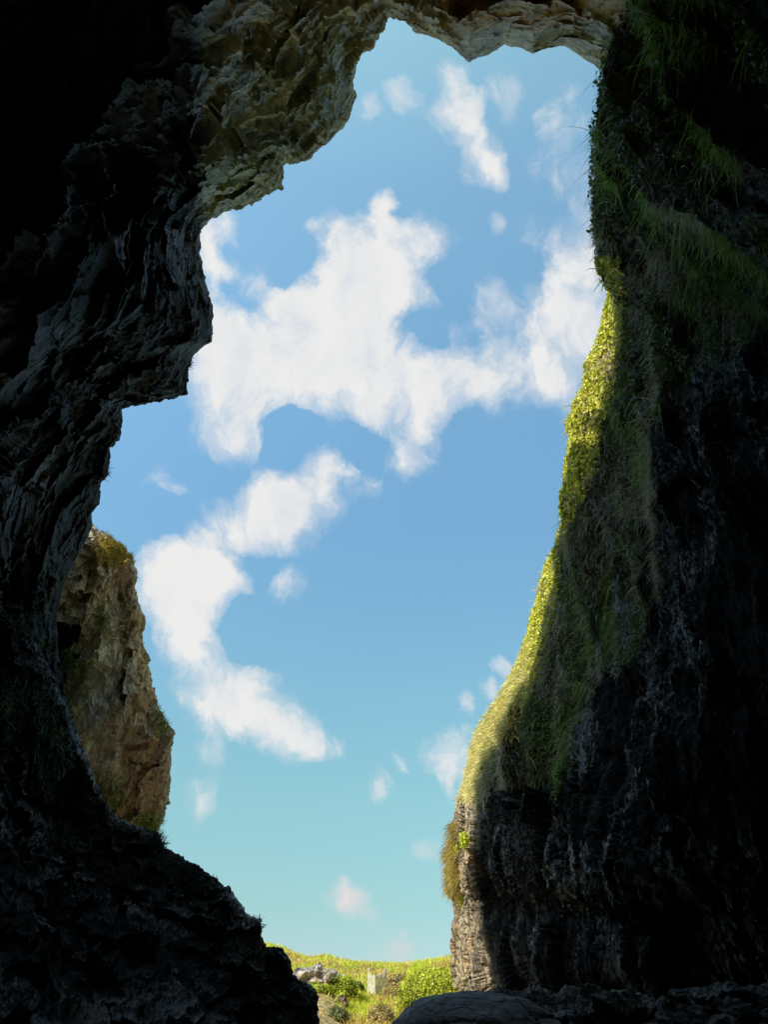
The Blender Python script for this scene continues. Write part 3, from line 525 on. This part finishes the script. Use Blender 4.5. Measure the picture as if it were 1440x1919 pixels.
PUFF = [(835,150,36,.8),(850,200,45,1),(870,245,48,1),(900,290,48,1),(928,315,32,.8),(815,230,28,.6),(930,190,45,.45),(960,160,35,.3),(755,190,28,.55),(775,208,22,.4),(700,205,20,.6),(710,370,32,.9),(715,420,50,1),(635,430,45,.8),(790,440,45,.9),(825,430,25,.5),(590,420,25,.4),
(700,500,95,1.1),(640,530,75,1),(720,560,85,1),(650,600,105,1.1),(550,580,50,1),(520,565,28,.8),(580,650,95,1.1),(480,640,85,1),(410,650,75,1),(700,650,95,1),(760,720,90,1),(850,690,80,1),(905,700,60,.7),(820,770,60,.8),(640,720,90,.9),(540,700,85,.9),(440,720,75,.8),(390,700,65,.8),(430,790,65,.8),(485,780,55,.7),(445,835,40,.6),(570,760,45,.45),(765,830,60,.6),(750,868,38,.6),(700,770,50,.6),(380,600,65,.9),(800,560,30,.4),
(400,440,60,1),(395,490,45,.9),(435,420,30,.5),(435,500,25,.4),(480,520,50,.42),(1060,480,55,.6),(1030,560,60,.7),(1085,570,75,.8),(1070,640,85,.9),(1010,700,60,.8),(1060,735,50,.8),(1110,620,70,.9),(1100,500,60,.6),(925,545,38,.7),(918,585,40,.6),(960,640,60,.5),(910,745,50,.4),(990,730,45,.5),(1040,420,60,.3),(1110,420,60,.4),
(1030,215,38,.32),(1075,175,28,.32),(1100,235,38,.32),(1040,330,38,.3),(1035,280,42,.25),(937,412,22,.45),(1100,330,50,.25),(615,865,50,.75),(560,905,55,.9),(520,935,65,1),(590,940,52,.8),(480,970,62,1),(540,985,50,.9),(425,990,52,.85),(385,975,42,.7),(480,1025,38,.55),(625,920,42,.6),(310,915,34,.5),(340,930,22,.4),(690,895,25,.3),
(340,1055,68,1.1),(300,1080,52,1),(350,1120,75,1.1),(290,1135,48,.9),(400,1090,52,.8),(435,1080,38,.7),(340,1185,62,1),(370,1230,52,.8),(380,1290,62,.8),(420,1330,62,.9),(470,1305,68,1),(500,1350,62,.9),(540,1372,55,.8),(585,1392,38,.65),(625,1395,26,.5),(455,1275,42,.6),(380,1345,42,.6),
(545,1090,34,.42),(515,1090,18,.4),(390,1420,36,.45),(370,1500,38,.5),(385,1520,26,.4),(710,1462,24,.65),(702,1485,20,.6),(825,1410,38,.55),(855,1440,38,.8),(858,1480,30,.7),(850,1375,28,.45),(910,1295,22,.4),(945,1250,24,.4),(865,1320,20,.35),(755,1420,18,.3),(805,1590,28,.45),(785,1585,20,.4),(655,1680,34,.65),(668,1710,36,.7),(640,1690,28,.5),(685,1690,22,.45),(650,1652,22,.5),(740,1785,50,.42),(775,1778,45,.42)]
HOLE = [(765,600,48,.9),(815,640,36,.8),(450,585,36,.5),(550,775,48,.6),(590,745,26,.4),(870,810,50,.8),(820,530,45,.5),(560,830,52,1),(660,825,40,.9),(690,860,26,.5),(470,1058,36,.9),(300,965,48,.9),(445,1160,45,.8),(250,1200,45,.5),(480,1210,45,.8),(430,470,20,.7),(560,500,45,.5),(880,640,26,.4),(975,650,22,.4),(1010,480,36,.4),(905,215,26,.5),(880,165,14,.4),(745,400,12,.3),(755,400,24,.4),(670,415,16,.4),(600,690,20,.3)]
acc = None
for (px, py, r, k) in PUFF + [(a, b, c, -d) for a, b, c, d in HOLE]:
    d_ = t.a('VectorMath', operation='DISTANCE', ins={0: wv, 1: ((px - CX) / F, (CY - py) / F, 0)}).outputs['Value']
    g = 1.25 if k > 0 else 1.3
    c = t.m('MULTIPLY_ADD', d_, -abs(k) * F / (r * g), abs(k), clamp=True); acc = c if acc is None else t.m('ADD' if k > 0 else 'SUBTRACT', acc, c)
acc = t.m('MAXIMUM', acc, 0.)
mpn = t.a('Mapping', ins={0: wv, 2: (0, 0, .5), 3: (1.0, .62, 1)}).outputs[0]
n1 = t.a('TexNoise', ins={'Vector': mpn, 'Scale': 15., 'Detail': 10, 'Roughness': .65, 'Distortion': .3}).outputs[0]
n2 = t.a('TexNoise', ins={'Vector': uv, 'Scale': 60., 'Detail': 5, 'Roughness': .6}).outputs[0]
fld = t.m('ADD', t.m('MINIMUM', acc, 1.45), t.m('MULTIPLY_ADD', n1, 3.2, -1.6)); fld = t.m('MULTIPLY_ADD', n2, .25, fld)
mr = t.a('MapRange', interpolation_type='SMOOTHSTEP', ins={0: fld, 1: .08, 2: 1.42, 3: 0., 4: 1.})
strk = t.a('TexNoise', ins={'Vector': t.a('Mapping', ins={0: wv, 2: (0, 0, -.9), 3: (1.0, .35, 1)}).outputs[0], 'Scale': 14., 'Detail': 8, 'Roughness': .6, 'Distortion': .1}).outputs[0]
haze = t.m('MULTIPLY', t.a('MapRange', interpolation_type='SMOOTHSTEP', ins={0: t.m('ADD', acc, t.m('MULTIPLY_ADD', strk, 2.4, -1.2)), 1: .0, 2: 1., 3: 0., 4: .55}).outputs[0], 1.)
dens0 = t.m('MAXIMUM', mr.outputs[0], haze)
dens = t.m('MULTIPLY', dens0, t.m('MULTIPLY', t.m('MINIMUM', t.m('MULTIPLY', acc, 5.), 1.), t.m('GREATER_THAN', zf, .2)))
skyc = t.mix(1., sky, (1., 1., 1., 1), 'MULTIPLY')
ez = t.a('SeparateXYZ', ins={0: nrmv}).outputs[2]
tint = t.ramp(ez, [(p_, tuple(x / 4.5 for x in c_)) for p_, c_ in ((0., (1.16, 1.28, 1.3)), (.1, (1.2, 1.4, 1.3)), (.138, (1.24, 1.54, 1.26)), (.251, (1.5, 2.0, 1.52)), (.371, (1.7, 2.3, 1.9)), (.55, (1.88, 2.58, 2.41)), (.709, (2.29, 3.1, 2.79)), (.846, (2.76, 3.5, 2.94)), (.919, (3.46, 4.23, 3.)))])
skyc = t.mix(1., skyc, tint, 'MULTIPLY'); skyc = t.mix(1., skyc, (4.5, 4.5, 4.5, 1), 'MULTIPLY')
thick = t.a('MapRange', interpolation_type='SMOOTHSTEP', ins={0: n1, 1: .35, 2: .65}).outputs[0]
cloudc = t.mix(thick, (7.7, 7.9, 8.15, 1), (8.5, 8.5, 8.4, 1)); cloudc = t.mix(t.a('MapRange', ins={0: ez, 1: .3, 2: .08}).outputs[0], cloudc, (7.4, 6.75, 6.85, 1))
far = t.m('MULTIPLY', t.a('MapRange', ins={0: t.a('TexNoise', ins={'Vector': nrmv, 'Scale': 3.2, 'Detail': 5}).outputs[0], 1: .42, 2: .6}).outputs[0], t.a('MapRange', ins={0: zf, 1: .72, 2: .55}).outputs[0])  # clouds outside the view, added to raise the ambient light
dens = t.m('MAXIMUM', dens, t.m('MULTIPLY', far, t.m('GREATER_THAN', ez, .05)))
full = t.mix(dens, skyc, cloudc)
bg = t.a('Background', ins={0: full, 1: .1}); out = t.a('OutputWorld'); t.l.new(bg.outputs[0], out.inputs[0])
L = bpy.data.lights.new('sun', 'SUN'); L.energy = 5.; L.angle = R(.35); L.color = (1, .95, .86); lo = bpy.data.objects.new('sun', L); COL.objects.link(lo)
lo.rotation_euler = Vector(SUN).to_track_quat('Z', 'Y').to_euler(); lo.location = (0, 0, 60)

cam = bpy.data.cameras.new('camera'); co_ = bpy.data.objects.new('camera', cam); COL.objects.link(co_); S.camera = co_
co_.location = EYE; co_.rotation_euler = (math.pi / 2 + PITCH, 0, 0); cam.sensor_fit = 'VERTICAL'; cam.angle = 2 * math.atan(CY / F); cam.clip_start = .05; cam.clip_end = 9000
S.view_settings.view_transform = 'Standard'; S.view_settings.look = 'None'; S.view_settings.exposure = 0; S.view_settings.gamma = 1
S.cycles.max_bounces = 6; S.cycles.diffuse_bounces = 4; S.cycles.use_denoising = True
